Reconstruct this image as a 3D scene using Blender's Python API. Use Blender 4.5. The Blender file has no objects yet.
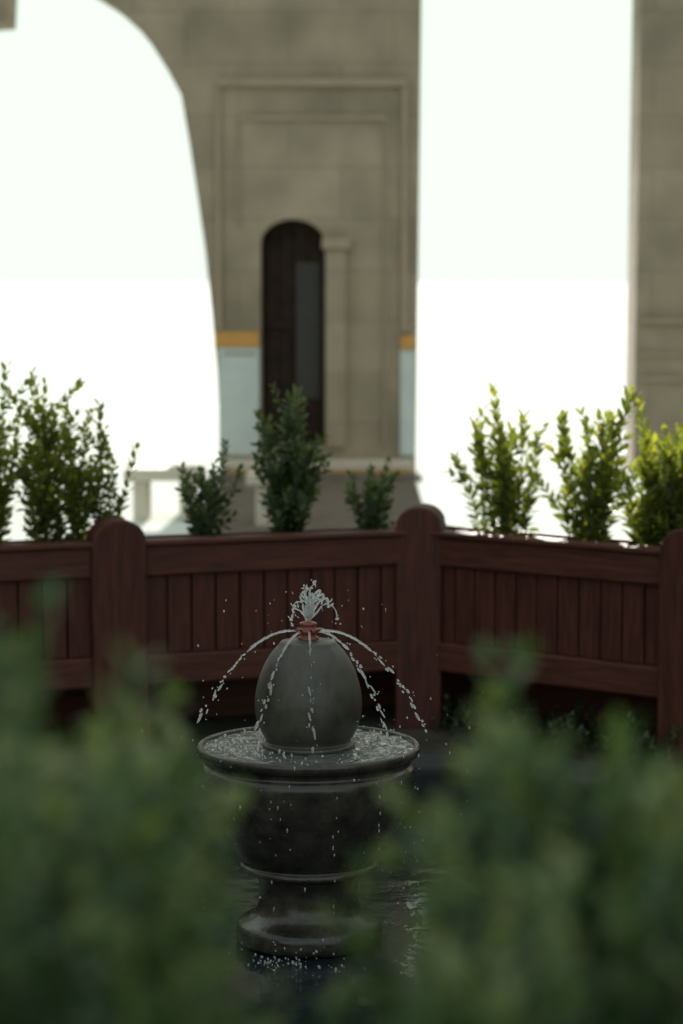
import bpy, bmesh, math, random
from mathutils import Vector, Matrix, noise
R = random.Random(7)
scene = bpy.context.scene
COL = scene.collection
F = 85/36*1024
CAMH = 1.6
def X(px, d): return (px-341.5)/F*d
def Z(py, d): return CAMH-(py-280)/F*d

# ------------------------------------------------------------ helpers
def link(o, parent=None):
    COL.objects.link(o)
    if parent: o.parent = parent
    return o
def empty(name, loc=(0,0,0)):
    e = bpy.data.objects.new(name, None); e.location = (0,0,0); e.empty_display_size=.1
    COL.objects.link(e); return e
def mesh_obj(name, verts, faces, mat=None, parent=None, smooth=False):
    m = bpy.data.meshes.new(name); m.from_pydata([tuple(v) for v in verts], [], faces); m.update()
    if mat: m.materials.append(mat)
    if smooth:
        for p in m.polygons: p.use_smooth = True
    o = bpy.data.objects.new(name, m)
    return link(o, parent)
def bevel(o, w, seg=2):
    b = o.modifiers.new('bev','BEVEL'); b.width=w; b.segments=seg; b.limit_method='ANGLE'; b.angle_limit=math.radians(40)
    return o
def box(name, c0, c1, mat, parent=None, bw=0, M=None):
    x0,y0,z0=c0; x1,y1,z1=c1
    v=[Vector(p) for p in [(x0,y0,z0),(x1,y0,z0),(x1,y1,z0),(x0,y1,z0),(x0,y0,z1),(x1,y0,z1),(x1,y1,z1),(x0,y1,z1)]]
    if M: v=[M@p for p in v]
    o = mesh_obj(name, v, [(0,3,2,1),(4,5,6,7),(0,1,5,4),(1,2,6,5),(2,3,7,6),(3,0,4,7)], mat, parent)
    if bw: bevel(o,bw)
    return o
def lathe(name, prof, centre, mat, parent=None, n=96, smooth=True):
    v=[];f=[]
    for r,z in prof:
        for i in range(n):
            a=2*math.pi*i/n
            v.append((centre[0]+r*math.cos(a), centre[1]+r*math.sin(a), z))
    for k in range(len(prof)-1):
        for i in range(n):
            j=(i+1)%n
            f.append((k*n+i,k*n+j,(k+1)*n+j,(k+1)*n+i))
    return mesh_obj(name,v,f,mat,parent,smooth)
def smoothprof(pts, sub=5):
    out=[]
    for i in range(len(pts)-1):
        p0=pts[max(i-1,0)];p1=pts[i];p2=pts[i+1];p3=pts[min(i+2,len(pts)-1)]
        for s in range(sub):
            t=s/sub
            q=[.5*((2*p1[k])+(-p0[k]+p2[k])*t+(2*p0[k]-5*p1[k]+4*p2[k]-p3[k])*t*t+(-p0[k]+3*p1[k]-3*p2[k]+p3[k])*t**3) for k in (0,1)]
            out.append((max(q[0],.0005),q[1]))
    out.append(pts[-1]); return out

# ------------------------------------------------------------ materials
def newmat(name):
    m=bpy.data.materials.new(name); m.use_nodes=True
    nt=m.node_tree; return m,nt,nt.nodes['Principled BSDF']
def noisy(name, c1, c2, scale=5, rough=.6, bump=.2, bscale=None, spec=.5, detail=8, stretch=None, rough2=None, dist=.01):
    m,nt,b=newmat(name); N=nt.nodes; L=nt.links
    tc=N.new('ShaderNodeTexCoord'); mp=N.new('ShaderNodeMapping'); L.new(tc.outputs['Object'],mp.inputs[0])
    if stretch: mp.inputs['Scale'].default_value=stretch
    n=N.new('ShaderNodeTexNoise'); n.inputs['Scale'].default_value=scale; n.inputs['Detail'].default_value=detail; n.inputs['Roughness'].default_value=.65
    L.new(mp.outputs[0],n.inputs['Vector'])
    cr=N.new('ShaderNodeValToRGB'); cr.color_ramp.elements[0].position=.3; cr.color_ramp.elements[1].position=.7
    cr.color_ramp.elements[0].color=(*c1,1); cr.color_ramp.elements[1].color=(*c2,1)
    L.new(n.outputs['Fac'],cr.inputs[0]); L.new(cr.outputs[0],b.inputs['Base Color'])
    b.inputs['Roughness'].default_value=rough; b.inputs['Specular IOR Level'].default_value=spec
    if rough2 is not None:
        mr=N.new('ShaderNodeMapRange'); mr.inputs['From Min'].default_value=.3; mr.inputs['From Max'].default_value=.7
        mr.inputs['To Min'].default_value=rough; mr.inputs['To Max'].default_value=rough2
        L.new(n.outputs['Fac'],mr.inputs[0]); L.new(mr.outputs[0],b.inputs['Roughness'])
    if bump:
        n2=N.new('ShaderNodeTexNoise'); n2.inputs['Scale'].default_value=bscale or scale*3; n2.inputs['Detail'].default_value=6
        L.new(mp.outputs[0],n2.inputs['Vector'])
        bp=N.new('ShaderNodeBump'); bp.inputs['Strength'].default_value=bump; bp.inputs['Distance'].default_value=dist
        L.new(n2.outputs['Fac'],bp.inputs['Height']); L.new(bp.outputs[0],b.inputs['Normal'])
    return m
M_ground = noisy('white_marble_paving',(.76,.84,.77),(.82,.90,.83),scale=.6,rough=.85,bump=0,spec=.12)
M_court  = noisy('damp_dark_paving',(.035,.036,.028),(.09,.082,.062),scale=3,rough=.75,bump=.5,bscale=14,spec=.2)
M_beige    = noisy('beige_stone',(.13,.11,.085),(.22,.185,.14),scale=5,rough=.9,bump=.4,bscale=14,spec=.1)
M_wood   = noisy('red_brown_timber',(.035,.011,.0075),(.105,.031,.020),scale=6,rough=.45,rough2=.75,bump=.45,bscale=14,stretch=(9,9,1.0),dist=.004,spec=.3)
M_woodh  = noisy('red_brown_timber_rail',(.040,.013,.008),(.115,.036,.023),scale=5,rough=.42,rough2=.7,bump=.4,bscale=12,stretch=(1.2,1.2,14),dist=.004,spec=.32)
M_soil   = noisy('soil',(.02,.014,.01),(.06,.04,.028),scale=20,rough=.95,bump=1,bscale=50)
M_urn    = noisy('weathered_granite',(.022,.025,.019),(.085,.082,.062),scale=20,rough=.28,rough2=.55,bump=.4,bscale=110,dist=.0015,stretch=(1,1,.6))
M_bowl   = noisy('wet_dark_stone',(.013,.013,.011),(.062,.056,.044),scale=18,rough=.14,rough2=.36,bump=.5,bscale=30,dist=.003)
M_copper = noisy('red_copper',(.14,.032,.022),(.26,.07,.045),scale=60,rough=.35,bump=.2)
M_kerb   = noisy('pool_stone',(.010,.013,.014),(.028,.032,.033),scale=8,rough=.8,bump=.4,bscale=20,spec=.15)
M_door   = noisy('dark_door_wood',(.018,.011,.007),(.045,.026,.016),scale=8,rough=.7,bump=.2,spec=.2)
M_glass  = noisy('old_door_pane',(.026,.024,.02),(.042,.04,.034),scale=4,rough=.5,bump=.1)
M_tile   = noisy('pale_blue_tile',(.50,.57,.54),(.60,.67,.63),scale=5,rough=.5,bump=.1)
M_orange = noisy('ochre_band',(.50,.25,.05),(.62,.33,.08),scale=7,rough=.6,bump=.1)
M_cream  = noisy('cream_step',(.6,.54,.42),(.72,.66,.52),scale=4,rough=.6,bump=.2)
def stone():
    m,nt,b=newmat('sandstone_blocks'); N=nt.nodes; L=nt.links
    tc=N.new('ShaderNodeTexCoord'); sp=N.new('ShaderNodeSeparateXYZ'); cb=N.new('ShaderNodeCombineXYZ')
    L.new(tc.outputs['Object'],sp.inputs[0]); L.new(sp.outputs[0],cb.inputs[0]); L.new(sp.outputs[2],cb.inputs[1])
    br=N.new('ShaderNodeTexBrick'); br.inputs['Scale'].default_value=1; br.inputs['Brick Width'].default_value=.85; br.inputs['Row Height'].default_value=.42
    br.inputs['Mortar Size'].default_value=.008; br.inputs['Mortar Smooth'].default_value=.3
    br.inputs['Color1'].default_value=(.33,.272,.185,1); br.inputs['Color2'].default_value=(.36,.30,.21,1); br.inputs['Mortar'].default_value=(.28,.23,.158,1)
    L.new(cb.outputs[0],br.inputs['Vector'])
    n=N.new('ShaderNodeTexNoise'); n.inputs['Scale'].default_value=1.8; n.inputs['Detail'].default_value=9; L.new(tc.outputs['Object'],n.inputs['Vector'])
    mr=N.new('ShaderNodeMapRange'); mr.inputs['From Min'].default_value=.3; mr.inputs['From Max'].default_value=.7; mr.inputs['To Min'].default_value=.74; mr.inputs['To Max'].default_value=1.2
    L.new(n.outputs['Fac'],mr.inputs[0])
    mx=N.new('ShaderNodeVectorMath'); mx.operation='SCALE'; L.new(br.outputs['Color'],mx.inputs[0]); L.new(mr.outputs[0],mx.inputs['Scale'])
    L.new(mx.outputs[0],b.inputs['Base Color']); b.inputs['Roughness'].default_value=.85
    bp=N.new('ShaderNodeBump'); bp.inputs['Strength'].default_value=.4; bp.inputs['Distance'].default_value=.02
    n2=N.new('ShaderNodeTexNoise'); n2.inputs['Scale'].default_value=12; L.new(tc.outputs['Object'],n2.inputs['Vector'])
    L.new(n2.outputs['Fac'],bp.inputs['Height']); L.new(bp.outputs[0],b.inputs['Normal'])
    return m
M_stone=stone()
M_mould = noisy('sandstone_moulding',(.32,.26,.175),(.39,.32,.22),scale=4,rough=.8,bump=.3)
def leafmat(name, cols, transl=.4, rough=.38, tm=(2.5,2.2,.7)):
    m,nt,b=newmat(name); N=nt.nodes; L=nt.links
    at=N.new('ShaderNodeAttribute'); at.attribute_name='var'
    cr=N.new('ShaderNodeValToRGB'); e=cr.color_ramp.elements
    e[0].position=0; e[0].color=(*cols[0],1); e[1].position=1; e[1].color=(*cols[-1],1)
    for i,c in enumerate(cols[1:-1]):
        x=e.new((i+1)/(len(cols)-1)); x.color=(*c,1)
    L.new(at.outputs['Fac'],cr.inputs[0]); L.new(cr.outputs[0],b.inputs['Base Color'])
    b.inputs['Roughness'].default_value=rough
    tr=N.new('ShaderNodeBsdfTranslucent')
    mu=N.new('ShaderNodeVectorMath'); mu.operation='MULTIPLY'; mu.inputs[1].default_value=tm
    L.new(cr.outputs[0],mu.inputs[0]); L.new(mu.outputs[0],tr.inputs['Color'])
    mx=N.new('ShaderNodeMixShader'); mx.inputs[0].default_value=transl
    L.new(b.outputs[0],mx.inputs[1]); L.new(tr.outputs[0],mx.inputs[2])
    L.new(mx.outputs[0],N['Material Output'].inputs['Surface'])
    return m
M_leaf_lit = leafmat('sunlit_shrub_leaf',[(.05,.085,.028),(.11,.15,.042),(.22,.26,.07)],.6)  # lit copy of the shrub leaf: backlit sun put into the colour
M_leaf_lit_y = leafmat('sunlit_yellow_shrub_leaf',[(.08,.12,.035),(.15,.20,.05),(.28,.32,.09)],.65)  # brighter, yellower copy: sunlight on the outer shrubs put into the colour
M_leaf_shade = leafmat('shaded_shrub_leaf',[(.03,.06,.032),(.055,.095,.045),(.11,.15,.065)],.4)  # darker copy: shade on the middle shrubs put into the colour
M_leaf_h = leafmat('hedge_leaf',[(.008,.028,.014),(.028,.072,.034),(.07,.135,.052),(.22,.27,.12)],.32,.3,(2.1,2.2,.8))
M_twig = noisy('twig_bark',(.05,.04,.025),(.10,.08,.05),scale=30,rough=.8,bump=.2)
def water_drop_mat():
    m,nt,b=newmat('splashing_water'); N=nt.nodes; L=nt.links
    b.inputs['Base Color'].default_value=(.97,1,1,1); b.inputs['Transmission Weight'].default_value=1; b.inputs['Roughness'].default_value=.04; b.inputs['IOR'].default_value=1.33
    d=N.new('ShaderNodeBsdfDiffuse'); d.inputs['Color'].default_value=(.88,.9,.9,1)
    t=N.new('ShaderNodeBsdfTranslucent'); t.inputs['Color'].default_value=(.92,.95,.95,1)
    a=N.new('ShaderNodeMixShader'); a.inputs[0].default_value=.6; L.new(d.outputs[0],a.inputs[1]); L.new(t.outputs[0],a.inputs[2])
    mx=N.new('ShaderNodeMixShader'); mx.inputs[0].default_value=.42; L.new(b.outputs[0],mx.inputs[1]); L.new(a.outputs[0],mx.inputs[2])
    L.new(mx.outputs[0],N['Material Output'].inputs['Surface']); return m
M_drop=water_drop_mat()
def pool_mat(name,col,bs,strength,dist,spec=.8):
    m,nt,b=newmat(name); N=nt.nodes; L=nt.links
    b.inputs['Base Color'].default_value=(*col,1); b.inputs['Roughness'].default_value=.06; b.inputs['IOR'].default_value=1.33; b.inputs['Specular IOR Level'].default_value=spec
    tc=N.new('ShaderNodeTexCoord'); n=N.new('ShaderNodeTexNoise'); n.inputs['Scale'].default_value=bs; n.inputs['Detail'].default_value=4
    L.new(tc.outputs['Object'],n.inputs['Vector'])
    bp=N.new('ShaderNodeBump'); bp.inputs['Strength'].default_value=strength; bp.inputs['Distance'].default_value=dist
    L.new(n.outputs['Fac'],bp.inputs['Height']); L.new(bp.outputs[0],b.inputs['Normal']); return m
M_bwater=pool_mat('bowl_water',(.11,.12,.11),32,.9,.006,1.0)
M_pwater=pool_mat('pool_water',(.010,.018,.020),9,.35,.01,.4)

# ------------------------------------------------------------ ground
S=1500
mesh_obj('ground',[(-S,-S,0),(S,-S,0),(S,S,0),(-S,S,0)],[(0,1,2,3)],M_ground)
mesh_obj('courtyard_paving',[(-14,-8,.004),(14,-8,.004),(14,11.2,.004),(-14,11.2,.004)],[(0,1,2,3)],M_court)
mesh_obj('pier_shade_strip',[(X(225,20),11.21,.008),(X(412,20),11.21,.008),(X(412,20),19.2,.008),(X(225,20),19.2,.008)],[(0,1,2,3)],M_beige)  # strip added to darken the ground where the pier's shade falls

# ------------------------------------------------------------ arcade building
WD=20.0
arcade=empty('stone_arcade')
def curve_wall(name, outer, holes, y0, thick, mat, parent):
    cu=bpy.data.curves.new(name,'CURVE'); cu.dimensions='2D'; cu.fill_mode='BOTH'; cu.extrude=thick/2
    for pts in [outer]+holes:
        s=cu.splines.new('POLY'); s.points.add(len(pts)-1); s.use_cyclic_u=True
        for p,q in zip(s.points,pts): p.co=(q[0],q[1],0,1)
    tmp=bpy.data.objects.new('tmp',cu); COL.objects.link(tmp)
    bpy.context.view_layer.update()
    me=bpy.data.meshes.new_from_object(tmp)
    bpy.data.objects.remove(tmp)
    me.transform(Matrix.Translation((0,y0+thick/2,0))@Matrix.Rotation(math.radians(90),4,'X'))
    me.materials.clear(); me.materials.append(mat)
    o=bpy.data.objects.new(name,me); return link(o,parent)
P=lambda px,py:(X(px,WD),Z(py,WD))
leftarch=[(221,480),(220,450),(217,370),(212,310),(206,250),(199,200),(191,145),(183,98),(170,74),(155,50),(139,30),(120,13),(100,0),(70,-16),(46,-26),(28,-18),(13,-8),(11,27),(-12,29),(-50,60),(-78,100),(-90,170),(-104,250),(-115,370),(-120,480)]
h1=[P(*p) for p in leftarch]; h1[0]=(h1[0][0],-.1); h1[-1]=(h1[-1][0],-.1)
xr0,xr1=X(416,WD),X(637,WD)
h2=[(xr0,-.1),(X(421,WD),4.6)]
cxr=(X(421,WD)+xr1)/2; hw=(xr1-X(421,WD))/2
for i in range(1,12):
    a=math.pi*(1-i/12); h2.append((cxr+hw*math.cos(a),4.6+.5*math.sin(a)))
h2+=[(xr1,4.6),(xr1-.03,-.1)]
dx0,dx1=X(261,WD),X(325,WD); dz0=Z(446,WD)
dcx=(dx0+dx1)/2; dr=(dx1-dx0)/2; spr=Z(244,WD)
hd=[(dx0,dz0),(dx0,spr)]+[(dcx+dr*math.cos(math.pi*(1-i/14)),spr+.20*math.sin(math.pi*(1-i/14))) for i in range(1,14)]+[(dx1,spr),(dx1,dz0)]
def simple_arch(xc,w,h):
    pts=[(xc-w,-.1),(xc-w,h-.7)]+[(xc+w*math.cos(math.pi*(1-i/12)),h-.7+.7*math.sin(math.pi*(1-i/12))) for i in range(1,12)]+[(xc+w,h-.7),(xc+w,-.1)]
    return pts
holes=[h1,h2,hd]+[simple_arch(xc,.95,4.4) for xc in (-9.6,-6.6,5.3,8.3)]
curve_wall('arcade_wall',[(-12,-.3),(12,-.3),(12,7.5),(-12,7.5)],holes,WD,.6,M_stone,arcade)
box('cornice',(-12.2,WD-.25,7.5),(12.2,WD+.85,7.85),M_mould,arcade,.03)
door=empty('arched_door')
box('door_leaf',(dx0-.05,WD+.28,dz0-.05),(dx1+.05,WD+.34,spr+.3),M_door,door)
for k in range(4):
    xx=dx0+.03+k*(dx1-dx0-.06)/4
    box('door_board',(xx+.006,WD+.262,dz0),(xx+(dx1-dx0-.06)/4-.006,WD+.279,spr+.2),M_door,door,.004)
box('door_pane',(dcx+.02,WD+.24,Z(400,WD)),(dx1-.04,WD+.261,Z(262,WD)),M_glass,door,.004)
box('door_hinge_rail',(dx0+.02,WD+.235,1.2),(dcx,WD+.261,1.26),M_door,door,.004)
def strip(px0,py0,px1,py1,d=.03,m=M_mould,name='moulding'):
    box(name,(X(px0,WD),WD-d,Z(py1,WD)),(X(px1,WD),WD-.001,Z(py0,WD)),m,arcade,.008)
strip(217,82,407,90,.05); strip(217,90.2,222,330,.05); strip(401,90.2,407,332,.05)
strip(238,118,386,123,.025); strip(238,123.2,241,226,.025); strip(383,123.2,386,445,.03)
strip(326,250,346,446,.07,M_stone,'pilaster'); strip(322,238,351,249.6,.10,M_mould,'pilaster_capital')
strip(218.5,347,259.5,455,.02,M_tile,'tile_dado'); strip(214.5,331,259.5,346.6,.035,M_orange,'ochre_band')
strip(400,349,415,455,.034,M_tile,'tile_dado'); strip(400,335,415.5,348.6,.06,M_orange,'ochre_band')
strip(224,352,256,354.5,.03,M_stone,'tile_joint')
strip(638,318,760,323,.06); strip(638,352,760,356,.03); strip(640,376,760,381,.04)
st=empty('stone_steps')
box('upper_step',(X(222,WD),WD-.30,-.02),(X(412,WD),WD-.002,.125),M_cream,st,.01)
box('upper_step_band',(X(223,WD),WD-.305,.0),(X(411,WD),WD-.3005,.06),M_orange,st)
box('lower_step',(X(215,WD),WD-.75,-.02),(X(420,WD),WD-.3065,.035),M_beige,st,.01)
for sx in (-1,1):
    w=empty('courtyard_wall')
    box('wall_body',(sx*12.1-.25,-6,-.1),(sx*12.1+.25,WD-.3,6.5),M_stone,w)
    box('wall_coping',(sx*12.1-.35,-6,6.501),(sx*12.1+.35,WD-.3,6.7),M_mould,w,.02)
# pale stone benches in the sunlit court, behind the planting
for bx0,bx1,by in ((-1.45,-.92,16.0),(-.62,-.30,15.6)):
    bn=empty('stone_bench')
    box('bench_seat',(bx0,by,.27),(bx1,by+.38,.35),M_cream,bn,.015)
    for xx in (bx0+.06,bx1-.16): box('bench_support',(xx,by+.05,0),(xx+.10,by+.33,.269),M_cream,bn,.01)

# ------------------------------------------------------------ planters
def frame(p0,p1):
    u=Vector((p1[0]-p0[0],p1[1]-p0[1],0)); L=u.length; u.normalize()
    n=Vector((-u.y,u.x,0))
    if n.y<0: n=-n
    M=Matrix(((u.x,n.x,0,p0[0]),(u.y,n.y,0,p0[1]),(0,0,1,0),(0,0,0,1)))
    return M,L
def post(name,M,u,w,dep,parent,top=.79,yoff=0):
    r=w/2; sh=.012; zt=top-r*.78
    prof=[(-r,0),(-r,zt-.012)]
    n=14
    for i in range(n+1):
        a=math.pi*(1-i/n)
        prof.append(((r-sh*0.3)*math.cos(a), zt+r*.78*math.sin(a)))
    prof+=[(r,zt-.012),(r,0)]
    k=len(prof); v=[];f=[]
    for s in (-1,1):
        for q in prof: v.append(M@Vector((u+q[0],yoff+s*dep/2,q[1])))
    f.append(tuple(range(k))); f.append(tuple(range(2*k-1,k-1,-1)))
    for i in range(k):
        j=(i+1)%k; f.append((i,i+k,j+k,j))
    o=mesh_obj(name,v,f,M_wood,parent)
    bm=bmesh.new(); bm.from_mesh(o.data); bmesh.ops.recalc_face_normals(bm,faces=bm.faces); bm.to_mesh(o.data); bm.free()
    b=bevel(o,.009,3); b.modifiers['bev'].angle_limit=math.radians(50)
    return o
def planter(p0,p1,posts,width=.44,startpad=.07,endpad=0,bs=-.225):
    e=empty('wooden_planter'); M,L=frame(p0,p1)
    segs=[]; prev=startpad
    for pu in posts:
        segs.append((prev,pu-.09)); prev=pu+.09
    if L-endpad-prev>.05: segs.append((prev,L-endpad))
    for s0,s1 in segs:
        box('top_rail',(s0,-.035,.592),(s1,.035,.695),M_woodh,e,.006,M)
        box('top_ledge',(s0,-.05,.6955),(s1,.045,.714),M_woodh,e,.005,M)
        box('bottom_rail',(s0,-.035,.213),(s1,.035,.318),M_woodh,e,.008,M)
        nb=max(1,round((s1-s0)/.088)); bw=(s1-s0)/nb
        for i in range(nb):
            j=R.uniform(-.003,.003)
            box('slat',(s0+i*bw+.003,-.012+j,.3185),(s0+(i+1)*bw-.003,.012+j,.5915),M_wood,e,.004,M)
    for pu in posts: post('post',M,pu,.195,.115,e,yoff=.0)
    box('back_panel',(bs,width-.03,0.0),(L,width,.68),M_woodh,e,.005,M)
    for s0,s1 in segs:
        box('soil_bed',(s0+.002,.0375,.24),(s1-.002,width-.032,.655),M_soil,e,0,M)
    return e,M,L
C=(0.285,8.6)
dl=Vector((-1.05,-.385)).normalized(); dr_=Vector((.815,-.645)).normalized()
pl1=(C[0]+dl.x*3.2,C[1]+dl.y*3.2); pr1=(C[0]+dr_.x*2.4,C[1]+dr_.y*2.4)
eL,ML,LL=planter(C,pl1,[1.125,2.236],bs=-.235)
eR,MR,LR=planter(C,pr1,[1.112,2.14],bs=-.21)
cm=Matrix.Translation((C[0],C[1],0))@Matrix.Rotation(math.radians(-9),4,'Z')
post('corner_post',cm,0,.165,.16,eR,top=.80)
q=[ML@Vector((.068,.04,0)),ML@Vector((.068,.405,0)),ML@Vector((-.20,.405,0)),MR@Vector((.068,.405,0)),MR@Vector((.068,.04,0)),Vector((C[0],C[1]+.085,0))]
v=[Vector((a.x,a.y,.24)) for a in q]+[Vector((a.x,a.y,.652)) for a in q]
mesh_obj('corner_soil',v,[tuple(range(6)),tuple(range(11,5,-1))]+[(i,(i+1)%6,(i+1)%6+6,i+6) for i in range(6)],M_soil,eR)

# ------------------------------------------------------------ foliage
def add_leaf(V,Fc,VAR,p,d,up,Ln,W,var,fine=True):
    d=d.normalized(); s=d.cross(up)
    if s.length<1e-3: s=d.cross(Vector((1,0,0)))
    s.normalize(); n=s.cross(d).normalized()
    b=len(V); c=Ln*.10
    V.extend([p, p+d*Ln*.3+s*W*.42+n*c*.7, p+d*Ln*.3, p+d*Ln*.3-s*W*.42+n*c*.7,
              p+d*Ln*.65+s*W*.42+n*c*.5, p+d*Ln*.66-n*c*.1, p+d*Ln*.65-s*W*.42+n*c*.5, p+d*Ln-n*c*.7])
    fs=[(b,b+2,b+1),(b,b+3,b+2),(b+1,b+2,b+5,b+4),(b+2,b+3,b+6,b+5),(b+4,b+5,b+7),(b+5,b+6,b+7)]
    Fc.extend(fs); VAR.extend([var]*6)
def add_tube(V,Fc,pts,r0,r1,n=4):
    b=len(V)
    for i,p in enumerate(pts):
        t=i/(len(pts)-1); r=r0+(r1-r0)*t
        d=(pts[min(i+1,len(pts)-1)]-pts[max(i-1,0)]).normalized()
        s=d.orthogonal().normalized(); q=d.cross(s)
        for k in range(n):
            a=2*math.pi*k/n; V.append(p+(s*math.cos(a)+q*math.sin(a))*r)
    for i in range(len(pts)-1):
        for k in range(n):
            j=(k+1)%n; Fc.append((b+i*n+k,b+i*n+j,b+(i+1)*n+j,b+(i+1)*n+k))
def grow_stem(V,Fc,VAR,TV,TF,p0,d0,length,leaf,step,start=.1,rng=R,tipvar=.3,wid=.5,thick=.0022,sub=0,pull=.03,bs=None):
    n=9; pts=[p0.copy()]; d=d0.normalized(); seg=length/n
    for i in range(n):
        d=(d+Vector((rng.uniform(-.1,.1),rng.uniform(-.1,.1),pull))).normalized()
        pts.append(pts[-1]+d*seg)
    add_tube(TV,TF,pts,thick,thick*.4)
    cnt=max(3,int(length*(1-start)/step)); ang=rng.uniform(0,6.28)
    if bs is None: bs=rng.uniform(-.14,.14)
    for k in range(cnt+1):
        t=start+(1-start)*k/cnt; q=t*n; i=min(int(q),n-1); fr=q-i
        p=pts[i].lerp(pts[i+1],fr); sd=(pts[i+1]-pts[i]).normalized()
        ang+=1.57
        for m in range(2):
            if rng.random()<.05: continue
            a=ang+m*math.pi+rng.uniform(-.4,.4)
            o=sd.orthogonal().normalized(); o=Matrix.Rotation(a,3,sd)@o
            op=math.radians(rng.uniform(42,78)*(1-.45*t))
            dd=sd*math.cos(op)+o*math.sin(op)
            Ln=leaf*rng.uniform(.7,1.15)*(1-.2*t if t<.95 else .8)
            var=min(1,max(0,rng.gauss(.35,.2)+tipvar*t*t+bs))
            add_leaf(V,Fc,VAR,p+o*thick,dd,sd,Ln,Ln*wid*rng.uniform(.85,1.1),var)
        if sub and .1<t<.8 and rng.random()<sub:
            o=Matrix.Rotation(rng.uniform(0,6.28),3,sd)@sd.orthogonal().normalized()
            grow_stem(V,Fc,VAR,TV,TF,p,sd*.8+o*.7,length*rng.uniform(.18,.36),leaf*.9,step,.1,rng,tipvar,wid,thick*.7,0)
def finish_shrub(name,V,Fc,VAR,TV,TF,mat):
    nv=len(V); V=V+TV; allf=Fc+[tuple(i+nv for i in f) for f in TF]
    o=mesh_obj(name,V,allf,mat); o.data.materials.append(M_twig)
    me=o.data
    at=me.attributes.new('var','FLOAT','FACE')
    at.data.foreach_set('value',VAR+[0.0]*len(TF))
    mi=[0]*len(Fc)+[1]*len(TF); me.polygons.foreach_set('material_index',mi)
    me.polygons.foreach_set('use_smooth',[True]*len(allf))
    return o
def shrub(px,toppy,halfw,D,mat,nst=9,leaf=.046,step=.017,name='boxwood_shrub',baseZ=.655,wid=.58,sub=.22,tipvar=.3):
    V=[];Fc=[];VAR=[];TV=[];TF=[]
    bx=X(px,D); H=Z(toppy,D)-baseZ; W=halfw/F*D
    for i in range(nst):
        a=2.4*i+R.uniform(-.4,.4); rr=math.sqrt((i+.3)/nst)
        l=H*(.98 if i==0 else R.uniform(.62,.98)*(1-.22*rr))
        b=Vector((bx+math.cos(a)*rr*W*.45,D+math.sin(a)*rr*.08,baseZ-.01))
        d=Vector((math.cos(a)*rr*W*.62,math.sin(a)*rr*min(W,.12)*.7,l))
        grow_stem(V,Fc,VAR,TV,TF,b,d,d.length,leaf,step,.04,R,tipvar,wid,.003,sub)
    return finish_shrub(name,V,Fc,VAR,TV,TF,mat)
def depthL(px):
    n=Vector((-dl.y,dl.x)); n=n if n.y>0 else -n
    o=Vector(C)+n*.22
    k=(px-341.5)/F
    t=(k*o.y-o.x)/(dl.x-k*dl.y); return o.y+dl.y*t
def depthR(px):
    n=Vector((-dr_.y,dr_.x)); n=n if n.y>0 else -n
    o=Vector(C)+n*.22; k=(px-341.5)/F
    t=(k*o.y-o.x)/(dr_.x-k*dr_.y); return o.y+dr_.y*t
for px,ty,hw_,m,ns in [(-10,358,20,M_leaf_lit_y,9),(38,376,16,M_leaf_lit_y,8),(56,430,26,M_leaf_lit,9),(104,398,12,M_leaf_lit,6),(76,404,9,M_leaf_lit_y,5),(204,438,26,M_leaf_shade,11),(288,386,24,M_leaf_shade,22),(372,456,26,M_leaf_shade,12)]:
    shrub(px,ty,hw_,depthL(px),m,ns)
for px,ty,hw_,m,ns in [(505,384,44,M_leaf_lit,14),(590,382,40,M_leaf_lit,12),(652,398,32,M_leaf_lit_y,14),(692,392,34,M_leaf_lit,15)]:
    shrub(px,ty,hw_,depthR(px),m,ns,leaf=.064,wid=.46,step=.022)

# foreground hedge in its own planter
def fg_hedge(pts,mat):
    V=[];Fc=[];VAR=[];TV=[];TF=[]
    for px,ty,D,n in pts:
        D*=.85
        for i in range(n):
            pxx=px+R.uniform(-22,22); d=D+R.uniform(-.11,.11)
            tz=Z(ty+R.uniform(0,60)*(i>0),d); base=min(1.05,tz-.15)
            b=Vector((X(pxx,d)+R.uniform(-.01,.01),d,base)); l=tz-base
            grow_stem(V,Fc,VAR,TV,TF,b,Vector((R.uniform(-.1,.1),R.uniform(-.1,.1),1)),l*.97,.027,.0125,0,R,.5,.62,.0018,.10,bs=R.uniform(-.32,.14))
    return finish_shrub('boxwood_hedge',V,Fc,VAR,TV,TF,mat)
left=[(-40,600,1.65,4),(-2,572,1.6,3),(28,690,1.7,4),(65,715,1.6,4),(112,690,1.75,4),(140,735,1.65,4),(158,815,1.7,4),(185,895,1.6,5),(215,975,1.65,5),(250,1010,1.6,3),(135,860,1.5,5),(60,820,1.45,5),(0,760,1.45,5),(95,910,1.45,6),(20,900,1.45,5)]
right=[(365,985,1.65,4),(408,915,1.65,4),(448,810,1.75,4),(477,650,1.7,2),(495,715,1.7,3),(520,815,1.6,4),(560,830,1.7,5),(603,730,1.65,4),(642,765,1.7,4),(677,755,1.6,5),(712,740,1.7,5),(475,920,1.5,5),(535,910,1.45,6),(610,870,1.45,5),(680,880,1.5,5)]
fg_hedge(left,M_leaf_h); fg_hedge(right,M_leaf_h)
eF=empty('wooden_planter')
box('planter_front',(-1.6,1.03,.2),(1.6,1.07,.72),M_woodh,eF,.006)
box('planter_rear',(-1.6,1.73,.2),(1.6,1.77,.72),M_woodh,eF,.006)
box('planter_soil',(-1.6,1.075,.25),(1.6,1.725,.68),M_soil,eF)
for x in (-1.6,0,1.6):
    for y in (1.05,1.75): box('planter_leg',(x-.06,y-.05,0),(x+.06,y+.05,.78),M_wood,eF,.01)
V=[];Fc=[]
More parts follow.
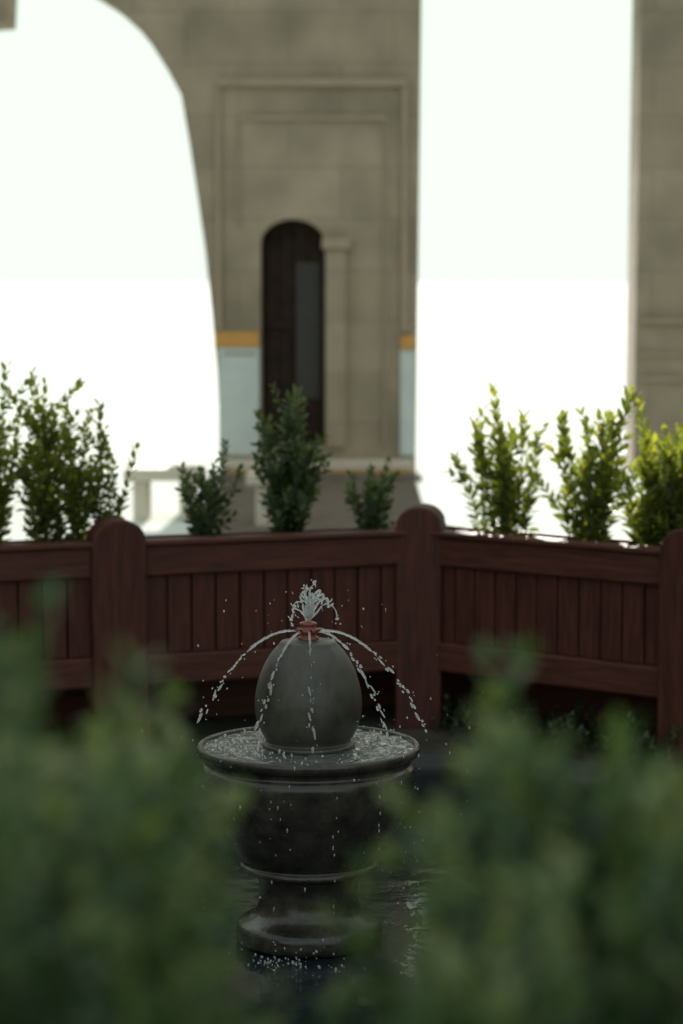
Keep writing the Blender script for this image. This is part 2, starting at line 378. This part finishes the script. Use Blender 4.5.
for i in range(70):
    x=R.choice([R.uniform(-.5,-.06),R.uniform(.05,.5)]); y=R.uniform(1.2,1.6)
    p=[Vector((x+R.uniform(-.02,.02)*k,y+R.uniform(-.02,.02)*k,.67+.10*k)) for k in range(5)]
    add_tube(V,Fc,p,.005,.003)
mesh_obj('hedge_stems',V,Fc,M_twig)

# ground cover near planter feet
V=[];Fc=[];VAR=[];TV=[];TF=[]
for i in range(90):
    x=R.uniform(.35,1.1); y=C[1]-.79*(x-.28)+R.uniform(-.25,.3)
    grow_stem(V,Fc,VAR,TV,TF,Vector((x,y,.0)),Vector((R.uniform(-.7,.7),R.uniform(-.7,.7),1)),R.uniform(.05,.15),.035,.02,0,R,.2,.55,.0015,0)
finish_shrub('ground_cover_plant',V,Fc,VAR,TV,TF,M_leaf_shade)

# ------------------------------------------------------------ fountain
FX,FY=X(308,5.4),5.4
fo=empty('stone_fountain')
FC=(FX,FY)
urn=smoothprof([(.100,.545),(.105,.551),(.104,.558),(.096,.562),(.098,.570),(.109,.588),(.1175,.612),(.1215,.640),(.1195,.672),(.111,.708),(.099,.738),(.083,.764),(.066,.783)],5)+[(.064,.787),(.060,.790),(.036,.790),(.034,.793),(.024,.794),(.0005,.794)]
lathe('urn_finial',urn,FC,M_urn,fo)
noz=[(.024,.794),(.025,.798),(.018,.801),(.017,.806),(.023,.809),(.024,.815),(.019,.819),(.016,.824),(.020,.827),(.020,.831),(.012,.834),(.0005,.835)]
lathe('nozzle',noz,FC,M_copper,fo,32)
for k in range(8):
    a=k*math.pi/4+.2
    V=[];Fc=[]; c=Vector((FX+.019*math.cos(a),FY+.019*math.sin(a),.812)); dd=Vector((math.cos(a),math.sin(a),.35)).normalized()
    add_tube(V,Fc,[c,c+dd*.012],.0035,.003,8); mesh_obj('nozzle_jet',V,Fc,M_copper,fo,True)
bowl=smoothprof([(.236,.530),(.238,.548),(.243,.555),(.250,.554),(.2535,.546),(.251,.536),(.243,.530),(.234,.524),(.232,.514),(.239,.505),(.243,.492),(.241,.465),(.234,.436),(.222,.402),(.203,.366),(.180,.328),(.160,.300),(.152,.290),(.158,.282),(.156,.272),(.128,.262),(.117,.250),(.112,.225),(.113,.195),(.122,.172),(.140,.158),(.158,.150),(.166,.138),(.167,.115),(.160,.104),(.148,.098),(.146,.06),(.150,-.02)],4)
lathe('bowl_and_pedestal',bowl,FC,M_bowl,fo,128)
lathe('bowl_floor',[(.237,.532),(.10,.528)],FC,M_bowl,fo)
V=[];Fc=[]; nr=46; na=180
imp=[(.20*math.cos(a),.20*math.sin(a)) for a in [R.uniform(0,6.28) for _ in range(20)]]
for i in range(nr):
    r=.098+(.2385-.098)*i/(nr-1)
    for k in range(na):
        a=2*math.pi*k/na; x=r*math.cos(a); y=r*math.sin(a)
        h=noise.noise(Vector((x*30,y*30,1)))*.0034+noise.noise(Vector((x*80,y*80,4)))*.0020
        for ix,iy in imp:
            q=math.hypot(x-ix,y-iy)
            if q<.05: h+=.0030*math.cos(q*420)*math.exp(-q*60)
        V.append((FX+x,FY+y,.5485+h))
for i in range(nr-1):
    for k in range(na):
        j=(k+1)%na; Fc.append((i*na+k,i*na+j,(i+1)*na+j,(i+1)*na+k))
mesh_obj('bowl_water',V,Fc,M_bwater,fo,True)
pool=empty('fountain_pool')
def octo(r,z,n=8,ph=math.pi/8): return [(FX+r*math.cos(ph+2*math.pi*i/n),FY+r*math.sin(ph+2*math.pi*i/n),z) for i in range(n)]
ro,ri,zh=1.62,1.38,.24
v=octo(ro,0)+octo(ro,zh)+octo(ri,zh)+octo(ri,.0)
f=[]
for k in range(3):
    for i in range(8):
        j=(i+1)%8; f.append((k*8+i,k*8+j,(k+1)*8+j,(k+1)*8+i))
bevel(mesh_obj('pool_kerb',v,f,M_kerb,pool),.02,3)
mesh_obj('pool_water',octo(ri+.001,.10),[tuple(range(8))],M_pwater,pool)

# ------------------------------------------------------------ water jets
WV=[];WF=[]
def ell(p,d,r,l):
    d=d.normalized() if d.length>0 else Vector((0,0,1)); s=d.orthogonal().normalized(); q=d.cross(s)
    b=len(WV); rings=5; n=8
    WV.append(p-d*l)
    for i in range(1,rings):
        t=math.pi*i/rings
        for k in range(n):
            a=2*math.pi*k/n
            WV.append(p-d*l*math.cos(t)+(s*math.cos(a)+q*math.sin(a))*r*math.sin(t))
    WV.append(p+d*l); e=len(WV)-1
    for k in range(n):
        j=(k+1)%n
        WF.append((b,b+1+j,b+1+k)); WF.append((e,e-n+k,e-n+j))
        for i in range(rings-2): WF.append((b+1+i*n+k,b+1+i*n+j,b+1+(i+1)*n+j,b+1+(i+1)*n+k))
def tube(pts,rad):
    b=len(WV); n=8
    for i,p in enumerate(pts):
        d=(pts[min(i+1,len(pts)-1)]-pts[max(i-1,0)]).normalized(); s=d.cross(Vector((.3,.9,.2))).normalized(); q=d.cross(s)
        for k in range(n):
            a=2*math.pi*k/n; WV.append(p+(s*math.cos(a)+q*math.sin(a))*rad[i])
    for i in range(len(pts)-1):
        for k in range(n):
            j=(k+1)%n; WF.append((b+i*n+k,b+i*n+j,b+(i+1)*n+j,b+(i+1)*n+k))
def jet(ang,reach,up,drop,cont=.4,r=.0028,z0=.812,ph=0):
    o=Vector((FX,FY,z0)); h=Vector((math.cos(ang),math.sin(ang),0))
    def pos(t): return o+h*(.02+reach*t)+Vector((0,0,up*t-drop*t*t))
    pts=[];rad=[]; n=60
    for i in range(n+1):
        t=cont*i/n; w=.0012*(t/cont)
        pts.append(pos(t)+Vector((noise.noise(Vector((t*40,ang,0)))*w*2,0,noise.noise(Vector((t*40,ang,5)))*w*2)))
        rad.append(r*(1+.6*noise.noise(Vector((t*60,ang*3,2))))*(1 if i<n-3 else (n-i)/4+.05))
    tube(pts,rad)
    t=cont+.01
    while t<1.0:
        l=R.choice([.0025,.004,.006,.012])*R.uniform(.8,1.2); rr=R.uniform(.0016,.0036)
        p=pos(t); d=pos(t+.01)-p
        j=.007*t
        ell(p+Vector((R.uniform(-j,j),R.uniform(-j,j),R.uniform(-j,j))),d+Vector((R.uniform(-.25,.25),0,R.uniform(-.25,.25)))*d.length,rr,max(l,rr))
        if R.random()<.5: ell(p+Vector((R.gauss(0,.009),R.gauss(0,.009),R.gauss(0,.009))),d,R.uniform(.0009,.0018),R.uniform(.001,.003))
        t+=(l*2*R.uniform(.55,1.25))/max(.2,(pos(t+.01)-pos(t)).length*100)
jet(math.pi*1.0,.235,.035,.255,.5)
jet(.0,.25,.04,.27,.5)
jet(-.55,.20,.03,.27,.35,.002)
jet(-1.50,.135,.02,.28,.45)
jet(math.pi*1.25,.155,.0,.27,.4)
jet(math.pi*.3,.19,.04,.27,.4,.0018)
def crown(dx,dy,h,curl,r=.0024,n=26):
    o=Vector((FX,FY,.832)); pts=[];rad=[]
    ph=R.uniform(0,6)
    for i in range(n+1):
        t=i/n
        p=o+Vector((dx*t+.006*math.sin(t*10+ph)*t,dy*t,h*(1-(1-t)**2)-curl*max(0,t-.6)**2))
        pts.append(p); rad.append(r*(1.15-.55*t+.8*noise.noise(Vector((t*13,ph,h*50))))*(1 if i<n else .2))
    tube(pts,rad)
    ell(pts[-1],Vector((dx,0,h*.3)),.0032,.0045)
    for k in range(4):
        ell(pts[-1]+Vector((R.gauss(0,.008),R.gauss(0,.008),R.uniform(-.014,.008))),Vector((dx,0,h)),R.uniform(.001,.0026),R.uniform(.0015,.005))
for a in [(-.016,.0,.068,0,.0028),(-.006,.004,.078,0,.0030),(.004,-.004,.064,0,.003),(.012,.01,.090,.0,.0030),(.028,-.006,.080,.1,.0032),(.052,0,.062,.16,.0030),(-.044,.0,.038,.2,.0028),(-.028,.006,.052,.1,.0024),(.064,.0,.048,.25,.0020),(.022,0,.056,0,.0034),(-.010,0,.050,0,.0032),(.038,.004,.070,.1,.0024)]: crown(*a)
for i in range(110):
    a=R.uniform(0,6.28); rr=abs(R.gauss(.0,.13))+.03; z=R.uniform(.56,.93)-rr*.25
    if z<.555 and rr<.26: continue
    if rr<.135 and z<.80: continue
    s=R.choice([.0008,.001,.0013,.0018]); ell(Vector((FX+rr*math.cos(a),FY+rr*math.sin(a),z)),Vector((0,0,1)),s,s*R.uniform(1,1.8))
for i in range(130):
    a=R.uniform(0,6.28); rr=R.uniform(.25,.40); z=R.uniform(.12,.60)
    s=R.choice([.0008,.0011,.0015,.002]); ell(Vector((FX+rr*math.cos(a),FY+rr*math.sin(a),z)),Vector((0,0,1)),s,s*R.uniform(1,2.5))
for i in range(11):
    a=R.uniform(math.pi,2*math.pi); z=.53; rr=.2525
    while z>.12 and R.random()<.86:
        z-=R.uniform(.008,.06); s=R.uniform(.0009,.0018)
        ell(Vector((FX+(rr+R.uniform(0,.012))*math.cos(a+R.uniform(-.03,.03)),FY+(rr+R.uniform(0,.012))*math.sin(a),z)),Vector((0,0,1)),s,s*R.uniform(1.2,3.5))
for i in range(150):
    a=R.uniform(0,6.28); rr=R.uniform(.13,.225)
    s=R.uniform(.0008,.003); ell(Vector((FX+rr*math.cos(a),FY+rr*math.sin(a),.551+abs(R.gauss(0,.007)))),Vector((R.uniform(-1,1),R.uniform(-1,1),1)),s,s*R.uniform(1,2.2))
for i in range(70):
    a=R.gauss(-1.75,.35); rr=R.gauss(.22,.035)
    s=R.uniform(.0008,.0028); ell(Vector((FX+rr*math.cos(a),FY+rr*math.sin(a),.102+abs(R.gauss(0,.014)))),Vector((R.uniform(-1,1),R.uniform(-1,1),1)),s,s*R.uniform(1,2.2))
mesh_obj('water_jets',WV,WF,M_drop,None,True)

# ------------------------------------------------------------ light
EL=15.0; AZ=1.0
w=bpy.data.worlds.new('World'); scene.world=w; w.use_nodes=True
nt=w.node_tree; bg=nt.nodes['Background']
sky=nt.nodes.new('ShaderNodeTexSky'); sky.sky_type='NISHITA'; sky.sun_disc=False
sky.sun_elevation=math.radians(EL); sky.sun_rotation=math.radians(AZ); sky.dust_density=3.0; sky.air_density=1.0; sky.ozone_density=1.0
ST=.15
mn=nt.nodes.new('ShaderNodeVectorMath'); mn.operation='MINIMUM'; mn.inputs[1].default_value=(.49/ST,.62/ST,.59/ST)
ad=nt.nodes.new('ShaderNodeVectorMath'); ad.operation='ADD'; ad.inputs[1].default_value=(.47/ST,.455/ST,.36/ST)   # bright haze veil
nt.links.new(sky.outputs[0],mn.inputs[0]); nt.links.new(mn.outputs[0],ad.inputs[0])
nt.links.new(ad.outputs[0],bg.inputs['Color']); bg.inputs['Strength'].default_value=ST
sd=bpy.data.lights.new('sun','SUN'); sd.energy=5; sd.angle=math.radians(.5); sd.color=(1,.95,.84)
so=bpy.data.objects.new('sun',sd); COL.objects.link(so)
a=math.radians(AZ); e=math.radians(EL)
tosun=Vector((math.sin(a)*math.cos(e),math.cos(a)*math.cos(e),math.sin(e)))
so.rotation_euler=(-tosun).to_track_quat('-Z','Y').to_euler(); so.location=(0,30,20)

# ------------------------------------------------------------ camera
cd=bpy.data.cameras.new('camera'); cam=bpy.data.objects.new('camera',cd); COL.objects.link(cam)
cd.sensor_fit='VERTICAL'; cd.sensor_height=36; cd.lens=85; cd.clip_start=.05; cd.clip_end=5000
t=math.atan((512-280)/F)
cam.location=(0,0,CAMH); cam.rotation_euler=(math.pi/2-t,0,0)
cd.dof.use_dof=True; cd.dof.focus_distance=5.42; cd.dof.aperture_fstop=3.4
scene.camera=cam
scene.view_settings.view_transform='Standard'; scene.view_settings.look='None'; scene.view_settings.exposure=0
